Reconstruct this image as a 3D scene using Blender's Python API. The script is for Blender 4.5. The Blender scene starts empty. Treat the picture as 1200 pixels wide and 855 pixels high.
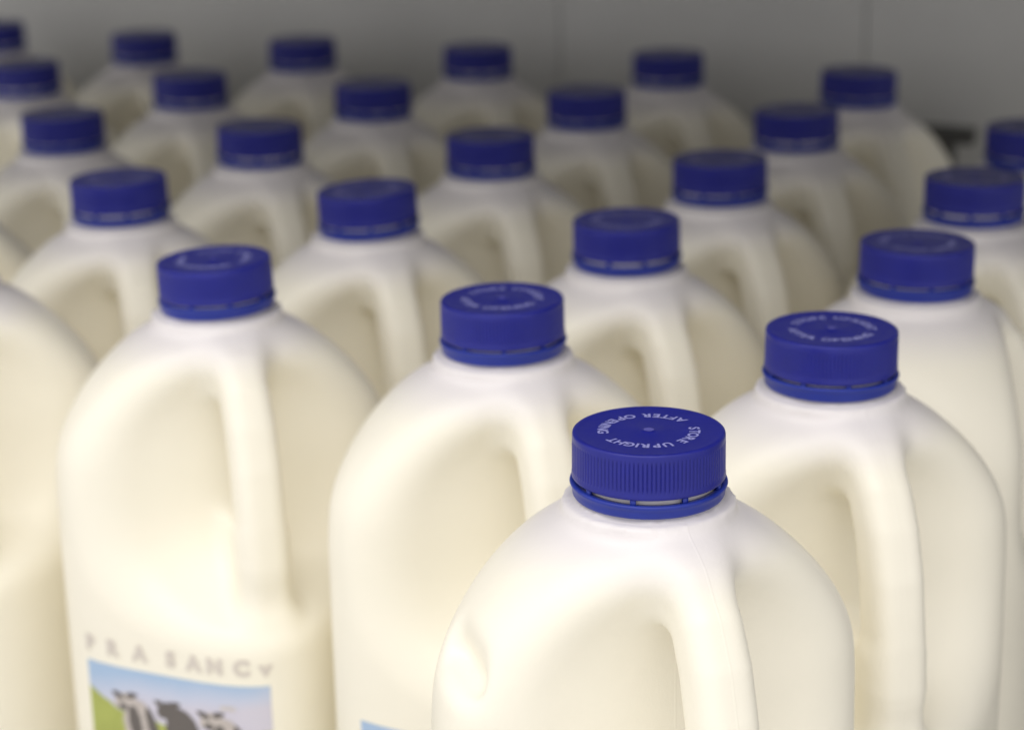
import bpy, math, random
import numpy as np
from mathutils import Matrix, Vector
random.seed(7)
S = bpy.context.scene
C = S.collection
MM = 0.001
H = 245.0            # height of the cap top over the shelf, mm
YAW = math.radians(-23.5)

# ------------------------------------------------------------------ helpers
def link(o, parent=None):
    C.objects.link(o)
    if parent: o.parent = parent
    return o

def mesh_obj(name, verts, faces, mats, parent=None, midx=None, smooth=True):
    me = bpy.data.meshes.new(name)
    v = np.asarray(verts, dtype=float)
    me.from_pydata([tuple(p) for p in (v * MM).tolist()], [], [tuple(int(i) for i in f) for f in faces])
    for m in (mats if isinstance(mats, (list, tuple)) else [mats]): me.materials.append(m)
    if midx is not None: me.polygons.foreach_set('material_index', midx)
    me.polygons.foreach_set('use_smooth', [smooth] * len(me.polygons))
    me.update()
    return link(bpy.data.objects.new(name, me), parent)

def smin(a, b, k):
    h = np.clip(0.5 + 0.5 * (b - a) / k, 0, 1)
    return b * (1 - h) + a * h - k * h * (1 - h)
def smax(a, b, k): return -smin(-a, -b, k)

# ------------------------------------------------------------------ jug shape (mm, z = 0 at the cap top)
WB = 51.5
def body_w(z):
    t = np.clip((z + 67.0) / 50.0, 0, 0.9995)
    w = WB * (1 - t ** 2.0) ** (1 / 2.0)
    b = np.clip((-H + 7 - z) / 7, 0, 1)          # rounded foot
    return w - 6 * (1 - np.sqrt(1 - np.clip(b, 0, .999) ** 2))
def body_n(z):
    s = np.clip((-z - 26) / 55, 0, 1); s = s * s * (3 - 2 * s)
    return 2.1 + 1.6 * s
def f_body(x, y, z):
    w = np.maximum(body_w(z), 1.0); n = body_n(z)
    r = ((np.abs(x) / w) ** n + (np.abs(y) / w) ** n + 1e-9) ** (1 / n)
    f = (r - 1) * w
    sl = np.clip((z + 67) / 50.0, 0, 1)
    f = f * (1 - .45 * sl ** 2)
    f = np.maximum(f, z + 20.5)
    return np.maximum(f, -H - z)
PATH = [(6, -27), (17, -29.5), (26.5, -34.5), (33.5, -41.5), (38.5, -51), (42.3, -64), (44.8, -82), (46.2, -100), (44, -120)]
def f_path(x, y, z):
    u = (x - y) / math.sqrt(2); v = (x + y) / math.sqrt(2)
    d = np.full(u.shape, 1e9)
    for (a, b), (c, e) in zip(PATH[:-1], PATH[1:]):
        du, dz = c - a, e - b
        t = np.clip(((u - a) * du + (z - b) * dz) / (du * du + dz * dz), 0, 1)
        d = np.minimum(d, np.hypot(u - a - t * du, z - b - t * dz))
    return d, v, u
def f_handle(x, y, z):
    d, v, u = f_path(x, y, z)
    hw = 8.0 + 4.0 * np.clip((28 - u) / 20, 0, 1) ** 1.5
    sh = 1 - .35 * np.clip((-96 - z) / 22, 0, 1)
    return ((d / 8.7 / sh) ** 3.0 + (np.abs(v) / hw / sh) ** 3.0 + 1e-9) ** (1 / 3.0) * 9.0 - 9.0
def f_jug(x, y, z, dent=False):
    f = f_body(x, y, z)
    u = (x - y) / math.sqrt(2); v = (x + y) / math.sqrt(2)
    r = (np.abs((u - 52) / 35.5) ** 2.2 + np.abs(v / 98) ** 2.2 + np.abs((z + 68.5) / 45.5) ** 2.9 + 1e-9) ** (1 / 2.25)
    rec = (r - 1) * 34
    f = smax(f, -rec, 12.5)
    web = smax(smax(np.abs(v) - 6.0, z + 88.0, 4.0), smax(np.abs(u - 28) - 17, -112 - z, 4.0), 4.0)
    f = smin(f, web, 7.0)
    f = smin(f, f_handle(x, y, z), 9.0 + 6.0 * np.clip((-92 - z) / 22, 0, 1))
    # neck and its collar
    q = np.hypot(x, y)
    f = smin(f, np.maximum(q - 22.7, np.abs(z + 21.6) - 3.2), 2.6)
    f = smin(f, np.maximum(q - 17.4, np.maximum(z + 3, -30 - z)), 1.0)
    f = smin(f, np.maximum(q - 17.9, np.abs(z + 14.6) - 2.3), .6)
    if dent:
        a = (x - y) / math.sqrt(2) - .5; o = -(x + y) / math.sqrt(2)
        z0 = -58.5 - .25 * a
        e = smax(smax(47.6 + .22 * (z - z0) - o, z0 - z, 3.5), np.abs(a - 1) - 10.5, 6.0)
        f = smax(f, -e, 4.2)
    return f
def f_grip(x, y, z):
    """the handle as a skin lying just over the moulded jug, sinking into it at both ends"""
    d, v, u = f_path(x, y, z)
    top = np.clip((u - 20) / 16, 0, 1); bot = np.clip((z + 114) / 24, 0, 1)
    off = -0.25 + 0.45 * np.minimum(top * top * (3 - 2 * top), bot * bot * (3 - 2 * bot))
    side = np.sqrt(d * d + v * v) - 14.5
    # fade where the skin would creep over the fillets towards the body
    cut = np.clip((side + 4.5) / 4.5, 0, 1)
    return np.maximum(np.maximum(f_jug(x, y, z) - off + .5 * cut, side), np.maximum(20 - u, -116 - z))

def surface_net(fn, lo, hi, step):
    ax = [np.arange(lo[i], hi[i] + step, step) for i in range(3)]
    X, Y, Z = np.meshgrid(*ax, indexing='ij')
    F = fn(X, Y, Z)
    s = F < 0
    n = F.shape
    cs = np.zeros(tuple(k - 1 for k in n), dtype=int)
    acc = np.zeros(cs.shape + (3,)); cnt = np.zeros(cs.shape)
    def sl(d): return tuple(slice(d[i], n[i] - 1 + d[i]) for i in range(3))
    for a in range(3):
        o = [i for i in range(3) if i != a]
        for p in (0, 1):
            for q in (0, 1):
                d0 = [0, 0, 0]; d0[o[0]] = p; d0[o[1]] = q
                d1 = list(d0); d1[a] = 1
                f0, f1 = F[sl(d0)], F[sl(d1)]
                m = (f0 < 0) != (f1 < 0)
                t = np.where(m, f0 / np.where(m, f0 - f1, 1), 0)
                for k in range(3):
                    acc[..., k] += np.where(m, d0[k] + (t if k == a else 0), 0)
                cnt += m
    act = cnt > 0
    idx = -np.ones(cs.shape, dtype=int); idx[act] = np.arange(act.sum())
    base = np.stack(np.nonzero(act), 1)
    P = (base + acc[act] / cnt[act][:, None]) * step + np.array(lo)
    faces = []
    for a in range(3):
        b, c = (a + 1) % 3, (a + 2) % 3
        r = [slice(None)] * 3; r2 = [slice(None)] * 3
        for k in (b, c):
            r[k] = slice(1, n[k] - 1); r2[k] = slice(1, n[k] - 1)
        r[a] = slice(0, n[a] - 1); r2[a] = slice(1, n[a])
        s0, s1 = s[tuple(r)], s[tuple(r2)]
        for flip, m in ((False, s0 & ~s1), (True, ~s0 & s1)):
            g = np.stack(np.nonzero(m), 1)
            g[:, b] += 1; g[:, c] += 1
            def cell(db, dc):
                h = g.copy(); h[:, b] -= db; h[:, c] -= dc
                return idx[h[:, 0], h[:, 1], h[:, 2]]
            qd = np.stack([cell(1, 1), cell(0, 1), cell(0, 0), cell(1, 0)], 1)
            faces.append(qd[:, ::-1] if flip else qd)
    faces = np.concatenate(faces)
    e = 0.05
    for it in range(6):
        f0 = fn(P[:, 0], P[:, 1], P[:, 2])
        G = np.stack([(fn(*(P + np.eye(3)[k] * e).T) - fn(*(P - np.eye(3)[k] * e).T)) / (2 * e) for k in range(3)], 1)
        g2 = (G ** 2).sum(1) + 1e-3
        st = np.clip(f0 / g2, -0.5, 0.5)[:, None] * G
        P = P - st
        if it < 3:                                    # relax, then return to the surface
            acc_ = np.zeros_like(P); cn = np.zeros(len(P))
            for i in range(4):
                j = faces[:, (i + 1) % 4]
                np.add.at(acc_, faces[:, i], P[j]); np.add.at(cn, faces[:, i], 1)
                np.add.at(acc_, j, P[faces[:, i]]); np.add.at(cn, j, 1)
            P = P * .5 + .5 * acc_ / np.maximum(cn, 1)[:, None]
    return P, faces

# ------------------------------------------------------------------ materials
def mat(name):
    m = bpy.data.materials.new(name); m.use_nodes = True
    nt = m.node_tree
    return m, nt, nt.nodes['Principled BSDF']
def setp(b, **k):
    for n, v in k.items(): b.inputs[n.replace('_', ' ')].default_value = v
def N(nt, t, **k):
    n = nt.nodes.new(t)
    for a, v in k.items(): setattr(n, a, v)
    return n

# milky translucent jug plastic
plastic, nt, b = mat('milk_filled_plastic')
tc = N(nt, 'ShaderNodeTexCoord')
sep = N(nt, 'ShaderNodeSeparateXYZ'); nt.links.new(tc.outputs['Object'], sep.inputs[0])
mr = N(nt, 'ShaderNodeMapRange'); mr.interpolation_type = 'SMOOTHSTEP'
mr.inputs['From Min'].default_value = -.036; mr.inputs['From Max'].default_value = -.021
nt.links.new(sep.outputs['Z'], mr.inputs['Value'])
mx = N(nt, 'ShaderNodeMix', data_type='RGBA')
mx.inputs['A'].default_value = (.96, .925, .815, 1)       # milk behind the wall
mx.inputs['B'].default_value = (.80, .77, .79, 1)          # empty headspace, bare plastic
nt.links.new(mr.outputs[0], mx.inputs['Factor'])
ns = N(nt, 'ShaderNodeTexNoise'); ns.inputs['Scale'].default_value = 22; ns.inputs['Detail'].default_value = 3
nt.links.new(tc.outputs['Object'], ns.inputs['Vector'])
mx2 = N(nt, 'ShaderNodeMix', data_type='RGBA', blend_type='MULTIPLY'); mx2.inputs['Factor'].default_value = 1
cr = N(nt, 'ShaderNodeMapRange'); cr.inputs['To Min'].default_value = .965; cr.inputs['To Max'].default_value = 1.02
nt.links.new(ns.outputs['Fac'], cr.inputs['Value'])
cmb = N(nt, 'ShaderNodeCombineColor')
for i in range(3): nt.links.new(cr.outputs[0], cmb.inputs[i])
nt.links.new(mx.outputs['Result'], mx2.inputs['A']); nt.links.new(cmb.outputs[0], mx2.inputs['B'])
nt.links.new(mx2.outputs['Result'], b.inputs['Base Color'])
setp(b, Roughness=.37, IOR=1.45)
b.inputs['Specular IOR Level'].default_value = .42
b.inputs['Subsurface Weight'].default_value = 0.0
b.inputs['Subsurface Radius'].default_value = (1.0, .8, .5)
b.inputs['Subsurface Scale'].default_value = .003
# fine pebbled grain plus the mould seam down the handle
n1 = N(nt, 'ShaderNodeTexNoise'); n1.inputs['Scale'].default_value = 900; n1.inputs['Detail'].default_value = 2
n2 = N(nt, 'ShaderNodeTexNoise'); n2.inputs['Scale'].default_value = 60; n2.inputs['Detail'].default_value = 3
for n_ in (n1, n2): nt.links.new(tc.outputs['Object'], n_.inputs['Vector'])
ad = N(nt, 'ShaderNodeMath', operation='ADD'); nt.links.new(sep.outputs['X'], ad.inputs[0]); nt.links.new(sep.outputs['Y'], ad.inputs[1])
ab = N(nt, 'ShaderNodeMath', operation='ABSOLUTE'); nt.links.new(ad.outputs[0], ab.inputs[0])
sm = N(nt, 'ShaderNodeMapRange'); sm.interpolation_type = 'SMOOTHSTEP'
sm.inputs['From Min'].default_value = 0; sm.inputs['From Max'].default_value = .0007
sm.inputs['To Min'].default_value = 1; sm.inputs['To Max'].default_value = 0
nt.links.new(ab.outputs[0], sm.inputs['Value'])
m1 = N(nt, 'ShaderNodeMath', operation='MULTIPLY'); m1.inputs[1].default_value = .12; nt.links.new(n1.outputs['Fac'], m1.inputs[0])
m2 = N(nt, 'ShaderNodeMath', operation='MULTIPLY_ADD'); m2.inputs[1].default_value = .9
nt.links.new(n2.outputs['Fac'], m2.inputs[0]); nt.links.new(m1.outputs[0], m2.inputs[2])
m3 = N(nt, 'ShaderNodeMath', operation='MULTIPLY_ADD'); m3.inputs[1].default_value = .13
nt.links.new(sm.outputs[0], m3.inputs[0]); nt.links.new(m2.outputs[0], m3.inputs[2])
bp = N(nt, 'ShaderNodeBump'); bp.inputs['Strength'].default_value = .55; bp.inputs['Distance'].default_value = .0006
nt.links.new(m3.outputs[0], bp.inputs['Height']); nt.links.new(bp.outputs[0], b.inputs['Normal'])

def blue(name, col, rough, sss=.25):
    m, nt, b = mat(name)
    tc = N(nt, 'ShaderNodeTexCoord')
    n = N(nt, 'ShaderNodeTexNoise'); n.inputs['Scale'].default_value = 160; n.inputs['Detail'].default_value = 5
    nt.links.new(tc.outputs['Object'], n.inputs['Vector'])
    r = N(nt, 'ShaderNodeMapRange'); r.inputs['To Min'].default_value = rough - .08; r.inputs['To Max'].default_value = rough + .12
    nt.links.new(n.outputs['Fac'], r.inputs['Value']); nt.links.new(r.outputs[0], b.inputs['Roughness'])
    mx = N(nt, 'ShaderNodeMix', data_type='RGBA')
    mx.inputs['A'].default_value = tuple(c * .86 for c in col) + (1,); mx.inputs['B'].default_value = tuple(c * 1.14 for c in col) + (1,)
    nt.links.new(n.outputs['Fac'], mx.inputs['Factor']); nt.links.new(mx.outputs['Result'], b.inputs['Base Color'])
    bp = N(nt, 'ShaderNodeBump'); bp.inputs['Strength'].default_value = .25; bp.inputs['Distance'].default_value = .0002
    nt.links.new(n.outputs['Fac'], bp.inputs['Height']); nt.links.new(bp.outputs[0], b.inputs['Normal'])
    b.inputs['Specular IOR Level'].default_value = .4
    b.inputs['Subsurface Weight'].default_value = sss
    b.inputs['Subsurface Radius'].default_value = (.3, .4, 1.0)
    b.inputs['Subsurface Scale'].default_value = .0012
    return m
capm = blue('blue_cap_plastic', (.013, .017, .25), .36)
bandm = blue('blue_band_plastic', (.015, .034, .31), .36)
def plain(name, col, rough=.6, amp=.06, scale=60):
    m, nt, b = mat(name)
    tc = N(nt, 'ShaderNodeTexCoord'); n = N(nt, 'ShaderNodeTexNoise')
    n.inputs['Scale'].default_value = scale; n.inputs['Detail'].default_value = 4
    nt.links.new(tc.outputs['Object'], n.inputs['Vector'])
    mx = N(nt, 'ShaderNodeMix', data_type='RGBA')
    mx.inputs['A'].default_value = tuple(c * (1 - amp) for c in col) + (1,); mx.inputs['B'].default_value = tuple(c * (1 + amp) for c in col) + (1,)
    nt.links.new(n.outputs['Fac'], mx.inputs['Factor']); nt.links.new(mx.outputs['Result'], b.inputs['Base Color'])
    setp(b, Roughness=rough)
    return m
letm = plain('pale_cap_lettering', (.30, .31, .68), .5); nubm = plain('cap_nub', (.10, .10, .42), .45)
greym = plain('grey_print', (.70, .65, .60), .5)
skym, nt, b = mat('label_sky_print')         # printed sky: blue along the top, paling to lilac white
tc = N(nt, 'ShaderNodeTexCoord'); sp = N(nt, 'ShaderNodeSeparateXYZ'); nt.links.new(tc.outputs['Object'], sp.inputs[0])
nz = N(nt, 'ShaderNodeTexNoise'); nz.inputs['Scale'].default_value = 45; nt.links.new(tc.outputs['Object'], nz.inputs['Vector'])
a1 = N(nt, 'ShaderNodeMath', operation='MULTIPLY_ADD'); a1.inputs[1].default_value = .006
nt.links.new(nz.outputs['Fac'], a1.inputs[0]); nt.links.new(sp.outputs['Z'], a1.inputs[2])
a2 = N(nt, 'ShaderNodeMath', operation='MULTIPLY_ADD'); a2.inputs[1].default_value = -.10
nt.links.new(sp.outputs['X'], a2.inputs[0]); nt.links.new(a1.outputs[0], a2.inputs[2])
rp = N(nt, 'ShaderNodeValToRGB')
rm = N(nt, 'ShaderNodeMapRange'); rm.inputs['From Min'].default_value = -.149; rm.inputs['From Max'].default_value = -.131
nt.links.new(a2.outputs[0], rm.inputs['Value']); nt.links.new(rm.outputs[0], rp.inputs[0])
rp.color_ramp.elements[0].position = .25; rp.color_ramp.elements[0].color = (.66, .64, .76, 1)
rp.color_ramp.elements[1].position = .85; rp.color_ramp.elements[1].color = (.40, .55, .78, 1)
e = rp.color_ramp.elements.new(.5); e.color = (.58, .63, .80, 1)
nt.links.new(rp.outputs[0], b.inputs['Base Color']); setp(b, Roughness=.45)
grassm = plain('label_grass_print', (.42, .47, .12), .45, .2, 120)
cowb = plain('label_dark_cow_print', (.14, .125, .12), .45)
coww = plain('label_pale_cow_print', (.55, .50, .48), .45)

# ------------------------------------------------------------------ prototype meshes
def text_mesh(body, size, bold=.0):
    cu = bpy.data.curves.new('t', 'FONT'); cu.body = body; cu.size = size; cu.offset = bold
    cu.align_x = 'CENTER'; cu.resolution_u = 4
    o = bpy.data.objects.new('t', cu); C.objects.link(o)
    dg = bpy.context.evaluated_depsgraph_get()
    me = o.evaluated_get(dg).to_mesh()
    v = [tuple(p.co) for p in me.vertices]; f = [tuple(p.vertices) for p in me.polygons]
    o.evaluated_get(dg).to_mesh_clear()
    bpy.data.objects.remove(o)
    return v, f

def lathe(prof, n, rfun=None):
    v, f = [], []
    for r, z in prof:
        for k in range(n):
            a = 2 * math.pi * k / n
            rr = r if rfun is None else rfun(r, z, k, n)
            v.append((rr * math.cos(a), rr * math.sin(a), z))
    for i in range(len(prof) - 1):
        for k in range(n):
            k2 = (k + 1) % n
            f.append((i * n + k, i * n + k2, (i + 1) * n + k2, (i + 1) * n + k))
    return v, f

def make_cap(parent):
    RIB = 110
    prof = [(0.02, -.05), (.7, .12), (1.2, .10), (1.6, -.12), (2.2, -.22), (9, -.22), (17.3, -.2), (18.3, -.08), (18.9, -.03), (19.35, -.12), (19.62, -.35), (19.72, -.8),
            (19.74, -1.5), (19.75, -1.9), (19.76, -2.3), (19.78, -3), (19.8, -6), (19.83, -9.3), (19.84, -9.9), (19.85, -10.3), (19.86, -10.6), (19.95, -11.0), (19.98, -11.6),
            (19.8, -11.95), (19.0, -12.0), (18.3, -11.9), (18.0, -8)]
    def rf(r, z, k, n):
        if -10.2 < z < -1.9 and r > 19:
            ph = (k * RIB / n) % 1
            d = .5 - abs(ph - .5)
            dep = min(1, (-1.8 - z) / .9, (z + 10.3) / .6)
            return r - .42 * max(0, dep) * (1 if d < .125 else (.45 if d < .2 else 0))
        return r
    v, f = lathe(prof, RIB * 8, rf)
    v.append((0, 0, -.05)); c = len(v) - 1
    n = RIB * 8
    f = [tuple(reversed(q)) for q in f]
    f += [(c, k, (k + 1) % n) for k in range(n)]
    cap = mesh_obj('cap', v, f, capm, parent)
    # tamper band, leaning off the cap so that the neck shows through the gap
    prof = [(19.0, -12.9), (19.9, -12.75), (20.4, -12.95), (20.5, -13.4), (20.3, -13.9), (20.0, -14.3), (19.9, -15.2), (19.75, -16.6), (19.5, -17.0), (18.9, -17.1), (18.3, -17.0), (18.3, -12.95), (19.0, -12.9)]
    v, f = lathe(prof, 160)
    f = [tuple(reversed(q)) for q in f]
    v = [(x, y, z + (-.35 * math.cos(math.atan2(y, x) + 1.2) - .25 if z > -16 else 0)) for x, y, z in v]
    for k in range(9):                                # little bridges that hold the band
        a = k * 2 * math.pi / 9 + .25
        b0 = len(v)
        for z in (-11.6, -14.0):
            for rr in (18.6, 19.65):
                for s in (-.036, .036):
                    v.append((rr * math.cos(a + s), rr * math.sin(a + s), z))
        f += [(b0, b0 + 1, b0 + 3, b0 + 2), (b0 + 4, b0 + 6, b0 + 7, b0 + 5), (b0, b0 + 4, b0 + 5, b0 + 1), (b0 + 2, b0 + 3, b0 + 7, b0 + 6), (b0, b0 + 2, b0 + 6, b0 + 4), (b0 + 1, b0 + 5, b0 + 7, b0 + 3)]
    mesh_obj('tamper_band', v, f, bandm, cap)
    # words round the top
    V, F = [], []
    def put(word, a0, a1, cw):
        n = len(word)
        adv = {'I': .5, ' ': .75, 'T': .92, 'F': .9, 'E': .95}
        w = [adv.get(ch, 1.08) for ch in word]
        cum = np.cumsum([0] + w); tot = cum[-1] - (w[0] + w[-1]) / 2
        for i, ch in enumerate(word):
            if ch == ' ': continue
            t = (cum[i] + w[i] / 2 - w[0] / 2) / tot
            a = math.radians(a0 + (a1 - a0) * t)
            tv, tf = text_mesh(ch, 3.85, .13)
            rd = Vector((math.cos(a), math.sin(a))); tg = Vector((math.sin(a), -math.cos(a)))
            if not cw: rd, tg = -rd, -tg
            base = Vector((math.cos(a), math.sin(a))) * (10.5 if cw else 13.1)
            b0 = len(V)
            for x, y, _ in tv:
                p = base + tg * x + rd * y
                V.append((p.x, p.y, -.14))
            F.extend(tuple(b0 + q for q in g) for g in tf)
    put('STORE UPRIGHT', 5, -145, True)
    put('AFTER OPENING', 41, 182, False)
    b0 = len(V); V.append((0, 0, .14))
    V += [(1.4 * math.cos(q * .5236), 1.4 * math.sin(q * .5236), .125) for q in range(12)]
    F += [(b0, b0 + 1 + q, b0 + 1 + (q + 1) % 12) for q in range(12)]
    mesh_obj('lettering', V, F, [letm, nubm], cap, [0] * (len(F) - 12) + [1] * 12, smooth=False)
    return cap

def surf_y(x, z, off):
    n = 3.7
    return -WB * (1 - (abs(x) / WB) ** n) ** (1 / n) - off
LZ, LX0, LX1, LB = -135.0, -31.0, 40.0, -215.0
def paint(name, test, m, off, parent, x0, x1, z0, z1, step=.6):
    nx, nz = int(round((x1 - x0) / step)), int(round((z0 - z1) / step))
    ids, v, f, mi = {}, [], [], []
    def vid(i, j):
        if (i, j) not in ids:
            x, z = x0 + (x1 - x0) * i / nx, z0 + (z1 - z0) * j / nz
            ids[(i, j)] = len(v); v.append((x, surf_y(x, z, off), z))
        return ids[(i, j)]
    for i in range(nx):
        for j in range(nz):
            k = test(x0 + (x1 - x0) * (i + .5) / nx, z0 + (z1 - z0) * (j + .5) / nz)
            if k:
                f.append((vid(i, j + 1), vid(i + 1, j + 1), vid(i + 1, j), vid(i, j))); mi.append(k - 1)
    return mesh_obj(name, v, f, m, parent, mi)
def ell(x, z, cx, cz, rx, rz, rot=0):
    c, s = math.cos(rot), math.sin(rot)
    dx, dz = x - cx, z - cz
    a, b = dx * c + dz * s, -dx * s + dz * c
    return (a / rx) ** 2 + (b / rz) ** 2 < 1
def make_label(parent):
    lab = paint('label', lambda x, z: 1, skym, .12, parent, LX0, LX1, LZ, LB, 1.5)
    def grass(x, z): return 1 if z < LZ - 17.5 - 2.2 * math.sin((x + 10) / 15) + 6 * max(0, (-18 - x) / 15) else 0
    paint('grass_print', grass, grassm, .2, lab, LX0, LX1, LZ - 10, LB)
    def cow(cx, cz, face, dark):
        def t(x, z):
            s = face; x = cx + (x - cx) / .92; z = cz + (z - cz) / .92
            head = ell(x, z, cx - 5.5 * s, cz + 4, 4.6, 3.2, .5 * s); ear = ell(x, z, cx - 8 * s, cz + 6.2, 3, 1.3, -.4 * s) or ell(x, z, cx - 2 * s, cz + 7, 2.6, 1.2, .3 * s)
            bod = ell(x, z, cx + 1.5 * s, cz - 6, 7.6, 12, .2 * s)
            legs = abs(x - cx - 4) < 1.6 and cz - 30 < z < cz - 12 or abs(x - cx + 1.5) < 1.6 and cz - 30 < z < cz - 12
            if not (head or ear or bod or legs): return 0
            if dark: return 1 if not ell(x, z, cx, cz - 16, 4, 3) else 2
            if ear: return 1
            if ell(x, z, cx - 1 * s, cz - 4, 2.8, 7, .15) or ell(x, z, cx + 7.5 * s, cz - 3, 3.2, 8, .2) or ell(x, z, cx - 6 * s, cz + 1.5, 2, 1.6): return 1
            return 2
        return t
    for cx, cz, fc, dk in ((-10.5, LZ - 16.5, 1, False), (7, LZ - 17, 1, True), (24, LZ - 18, 1, False)):
        paint('cow_print', cow(cx, cz, fc, dk), [cowb, coww], .28, lab, cx - 13, cx + 13, cz + 9, cz - 31, .5)
    # faint grey words over the label
    V, F = [], []
    for ch, x, dz, sz in (('P', -29, 0, 7.6), ('R', -19, 0, 7.6), ('A', -7.5, 0, 7.6), ('S', 5, 0, 7.6), ('A', 14, 0, 7.6), ('N', 22, 0, 7.6), ('C', 31.5, 0, 7.6), ('v', 39, 0, 7)):
        tv, tf = text_mesh(ch, sz, .5)
        b0 = len(V)
        for a, c, _ in tv: V.append((x + a, surf_y(x + a, 0, .3), LZ + 4.2 + c + dz))
        F.extend(tuple(b0 + q for q in g) for g in tf)
    mesh_obj('printed_word', V, F, greym, lab, smooth=False)
    V, F = [], []
    tv, tf = text_mesh('trim', 3.2, .1)
    mesh_obj('small_print', [(26 + a, surf_y(26 + a, 0, .3), LZ - 9.5 + c) for a, c, _ in tv], tf, greym, lab, smooth=False)
    return lab

# ------------------------------------------------------------------ bottles
P0, F0 = surface_net(lambda x, y, z: f_jug(x, y, z), (-53, -53, -249), (53, 53, 0), 1.6)
P1, F1 = surface_net(lambda x, y, z: f_jug(x, y, z, True), (-53, -53, -249), (53, 53, 0), 1.6)
PG, FG = surface_net(f_grip, (5, -60, -120), (60, -5, -14), 1.1)
def empty(name, label, cat, loc, rz, group):
    o = bpy.data.objects.new(name, None); C.objects.link(o)
    o.empty_display_size = .03
    o.location = loc; o.rotation_euler.z = rz
    o['label'] = label; o['category'] = cat; o['group'] = group
    return o
# key, x, y (mm, camera at the origin), turn in degrees, turn of cap, label
B = [
 ('A', 34.8, 486.6, 0, None, 'nearest sharp milk jug with a dented left shoulder and readable STORE UPRIGHT cap'),
 ('E', -102.7, 674.7, 0, 140, 'milk jug at left whose printed cow picture is in full view'),
 ('C', -2.8, 616.5, 0, 160, 'milk jug behind the left shoulder of the nearest jug, blue label corner just showing'),
 ('B', 95.9, 575.3, -4, 170, 'milk jug right behind the nearest jug, with its long finger hole in full view'),
 ('Z', -213, 722, -7, 60, 'milk jug cut by the left edge beside the cow picture jug, cap mostly hidden'),
 ('J', -161.4, 815.1, -2, 20, 'leftmost whole cap milk jug of third row, up and left of the cow picture jug'),
 ('H', -56.8, 783.5, 0, 85, 'milk jug in third row between the cow picture jug and the jug right of it'),
 ('F', 43.2, 722.2, 1, 15, 'milk jug in third row seen directly above the cap of the nearest jug'),
 ('D', 142.4, 679.9, 84, 120, 'milk jug at right turned so its smooth handleless corner faces forward'),
 ('j', -262, 858, 0, 0, 'milk jug showing only a pale shoulder at the left edge of third row'),
 ('P', -216.6, 968.2, 0, 210, 'leftmost milk jug in fourth row from the front, cap just inside the left edge'),
 ('M', -115.8, 926.1, 2, 40, 'second milk jug from left in fourth row from the front'),
 ('K', -7.9, 892.6, -1, 100, 'third milk jug from left in fourth row, near the middle of the photo'),
 ('I', 89.1, 830.5, 0, 250, 'fourth milk jug from left in fourth row from the front, right of middle'),
 ('G', 186.2, 784.9, 1, 300, 'rightmost milk jug of fourth row, its cap touching the right edge'),
 ('U', -272.8, 1132.4, 0, 10, 'leftmost milk jug of fifth row, cap partly cut by the left edge'),
 ('S', -171.4, 1082.9, -2, 70, 'second milk jug from left in fifth row from the front'),
 ('Q', -69.8, 1039.9, 1, 150, 'third milk jug from left in fifth row from the front'),
 ('N', 40.1, 1004.3, 0, 200, 'fourth milk jug from left in fifth row, just right of the middle'),
 ('L', 136.7, 939.7, -1, 33, 'fifth milk jug from left in fifth row from the front'),
 ('Y', 234.9, 888.4, 0, 99, 'milk jug at right edge of fifth row, half hidden behind another blue cap'),
 ('X', -331.6, 1304.9, 0, 18, 'leftmost milk jug in the back row, its cap cut by the left edge'),
 ('W', -223.7, 1244.1, 1, 222, 'second milk jug from left in the blurred back row'),
 ('V', -122.2, 1205.2, -1, 111, 'third milk jug from left in the blurred back row'),
 ('T', -16.5, 1162.0, 0, 44, 'fourth milk jug from left in back row, left of the first wall seam'),
 ('R', 90.7, 1122.6, 1, 271, 'fifth milk jug from left in back row, between the two wall seams'),
 ('O', 185.3, 1050.5, 0, 160, 'rightmost milk jug in back row, its cap in front of a wall seam'),
]
proto = None
def children(o): return [c for c in bpy.data.objects if c.parent == o]
GROUP = 'blue capped milk jugs standing in rows on the shelf'
for k, x, y, turn, capturn, label in B:
    loc = (x * MM, y * MM, H * MM); rz = YAW + math.radians(turn + (0 if k in 'AEBCD' else random.uniform(-2.5, 2.5)))
    root = empty('milk_jug', label, 'milk jug', (x * MM, y * MM, 0), rz, GROUP)
    if k == 'A':
        proto = root
        body = mesh_obj('jug_body', P1, F1, plastic, root)
        dented = body.data
        parts = [body, mesh_obj('handle', PG, FG, plastic, root), make_cap(root), make_label(root)]
        for p in parts: p.location.z = H * MM
        plainbody = mesh_obj('jug_body', P0, F0, plastic).data
        bpy.data.objects.remove([o for o in bpy.data.objects if o.data is plainbody][0])
        protoparts = [(p, children(p)) for p in parts]
        parts[2].rotation_euler.z = -YAW
    else:
        for p, ch in protoparts:
            if k == 'D' and p.name.startswith('label'): continue      # its label is on the far side
            c = p.copy(); C.objects.link(c); c.parent = root
            if p.data is dented: c.data = plainbody
            if p.name.startswith('cap'):
                tilt = {'E': -.034, 'H': -.05, 'J': -.02, 'D': .012}.get(k, random.uniform(-.015, .015))
                c.rotation_euler = (Matrix.Rotation(-rz, 3, 'Z') @ Matrix.Rotation(tilt, 3, 'Y') @ Matrix.Rotation(math.radians(capturn) + rz, 3, 'Z')).to_euler()
            if k == 'C' and p.name.startswith('label'): c.location.z += .004
            for g in ch:
                if k == 'C' and g.name.startswith('printed_word'): continue
                d = g.copy(); C.objects.link(d); d.parent = c

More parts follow.
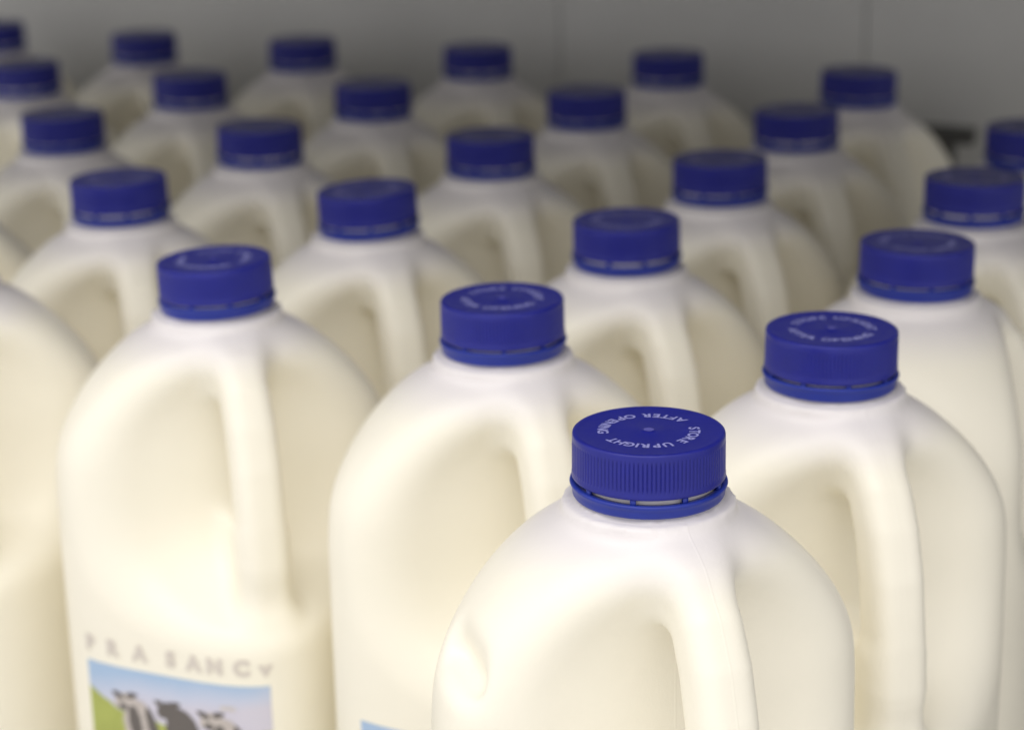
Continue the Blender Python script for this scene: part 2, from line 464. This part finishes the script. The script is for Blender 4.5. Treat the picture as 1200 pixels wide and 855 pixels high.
# ------------------------------------------------------------------ setting: shelf and cooler wall
def box(v, f, x0, x1, y0, y1, z0, z1):
    b = len(v)
    v += [(x, y, z) for z in (z0, z1) for y in (y0, y1) for x in (x0, x1)]
    f += [tuple(b + i for i in q) for q in ((0, 2, 3, 1), (4, 5, 7, 6), (0, 1, 5, 4), (2, 6, 7, 3), (0, 4, 6, 2), (1, 3, 7, 5))]
shelfm = plain('shelf_enamel', (.62, .61, .58), .4, .05, 12)
v, f = [], []
box(v, f, -2200, 2200, -760, 260, -18, 0)
shelf = mesh_obj('shelf', v, f, shelfm, smooth=False); shelf['kind'] = 'structure'
US = H + 260.0                        # underside of an unseen shelf added above to shade the back rows
v2, f2 = [], []
box(v2, f2, -2200, 2200, -365, 258, US, US + 22)
box(v2, f2, -2200, 2200, -371, -366, US - 22, US + 26)
WALL = Vector((-31, 1263, 0))
shelf.location = (WALL.x * MM, WALL.y * MM, 0); shelf.rotation_euler.z = YAW
shelf.location = shelf.location - Matrix.Rotation(YAW, 3, 'Z') @ Vector((0, .262, 0))
wallm = plain('cooler_wall_grey', (.60, .605, .61), .45, .20, 7)
shade_shelf = mesh_obj('shelf', v2, f2, plain('shade_shelf_dark_grey', (.10, .10, .10), .5), smooth=False); shade_shelf['kind'] = 'structure'  # out of view, put in to block lamp light; dark so it bounces little
shade_shelf.location = shelf.location; shade_shelf.rotation_euler.z = YAW
seamm = plain('seam_shadow_gap', (.12, .12, .12), .7)
v, f = [], []
SEAMS = [-420, 70, 260, 700]
xs = [-2200, -1400] + SEAMS + [1300, 2200]
for a, b_ in zip(xs[:-1], xs[1:]):
    box(v, f, a + .45, b_ - .45, 0, 12, -60, 900)
box(v, f, -2200, 2200, 8, 16, -60, 900)
wall = mesh_obj('wall', v, f, [wallm], smooth=False); wall['kind'] = 'structure'
wall.location = WALL * MM; wall.rotation_euler.z = YAW

# little dark bracket low on the wall, right of the back row
br = empty('wall_bracket', 'small dark bracket with a pale knob low on the grey wall at right', 'bracket', (.250, 1.119, (H - 48) * MM), YAW, '')
del br['group']
dk = plain('dark_bracket', (.07, .07, .07), .5); pl = plain('pale_knob', (.7, .68, .62), .4)
v, f = [], []
box(v, f, -15, 15, -14, -1, -3, 5); box(v, f, -4, 4, -14, -1, -22, -3)
mesh_obj('plate', v, f, dk, br, smooth=False)
v, f = lathe([(.1, 0), (4, .2), (5.2, 2), (5.2, 9), (4, 11), (.1, 11.2)], 24)
kn = mesh_obj('knob', v, f, pl, br); kn.location = (-.003, -.016, -.020)

# ------------------------------------------------------------------ lamps
def area(name, loc, target, sx, sy, power, col):
    l = bpy.data.lights.new(name, 'AREA'); l.shape = 'RECTANGLE'; l.size = sx; l.size_y = sy
    l.energy = power; l.color = col
    o = bpy.data.objects.new(name, l); C.objects.link(o)
    o.location = loc
    d = Vector(target) - Vector(loc)
    o.rotation_euler = d.to_track_quat('-Z', 'Y').to_euler()
    return o
area('cooler_tube_lamp', (-.35, -.25, H * MM + 1.45), (0, .70, H * MM - .05), 2.0, 1.0, 15.6, (1, .962, .915))
w = bpy.data.worlds.new('World'); S.world = w; w.use_nodes = True
w.node_tree.nodes['Background'].inputs[0].default_value = (1, .972, .94, 1)
w.node_tree.nodes['Background'].inputs[1].default_value = .92

# ------------------------------------------------------------------ camera
f_, p_, r_, h_ = 2350.0, .3031, -.0190, 170.3
cd = bpy.data.cameras.new('camera'); cam = bpy.data.objects.new('camera', cd); C.objects.link(cam)
cd.sensor_width = 36; cd.lens = f_ / 1200 * 36; cd.clip_end = 50; cd.clip_start = .02
cp, sp_ = math.cos(p_), math.sin(p_)
fwd = Vector((0, cp, -sp_)); rt = Vector((1, 0, 0)); up = Vector((0, sp_, cp))
R2 = rt * math.cos(r_) + up * math.sin(r_); U2 = up * math.cos(r_) - rt * math.sin(r_)
M = Matrix((R2, U2, -fwd)).transposed().to_4x4()
M.translation = Vector((0, 0, (H + h_) * MM))
cam.matrix_world = M
cd.dof.use_dof = True; cd.dof.focus_distance = .508; cd.dof.aperture_fstop = 9.8
S.camera = cam
S.view_settings.view_transform = 'Standard'; S.view_settings.look = 'None'
S.view_settings.exposure = 0; S.view_settings.gamma = 1
S.render.engine = 'CYCLES'
S.cycles.max_bounces = 12; S.cycles.diffuse_bounces = 8
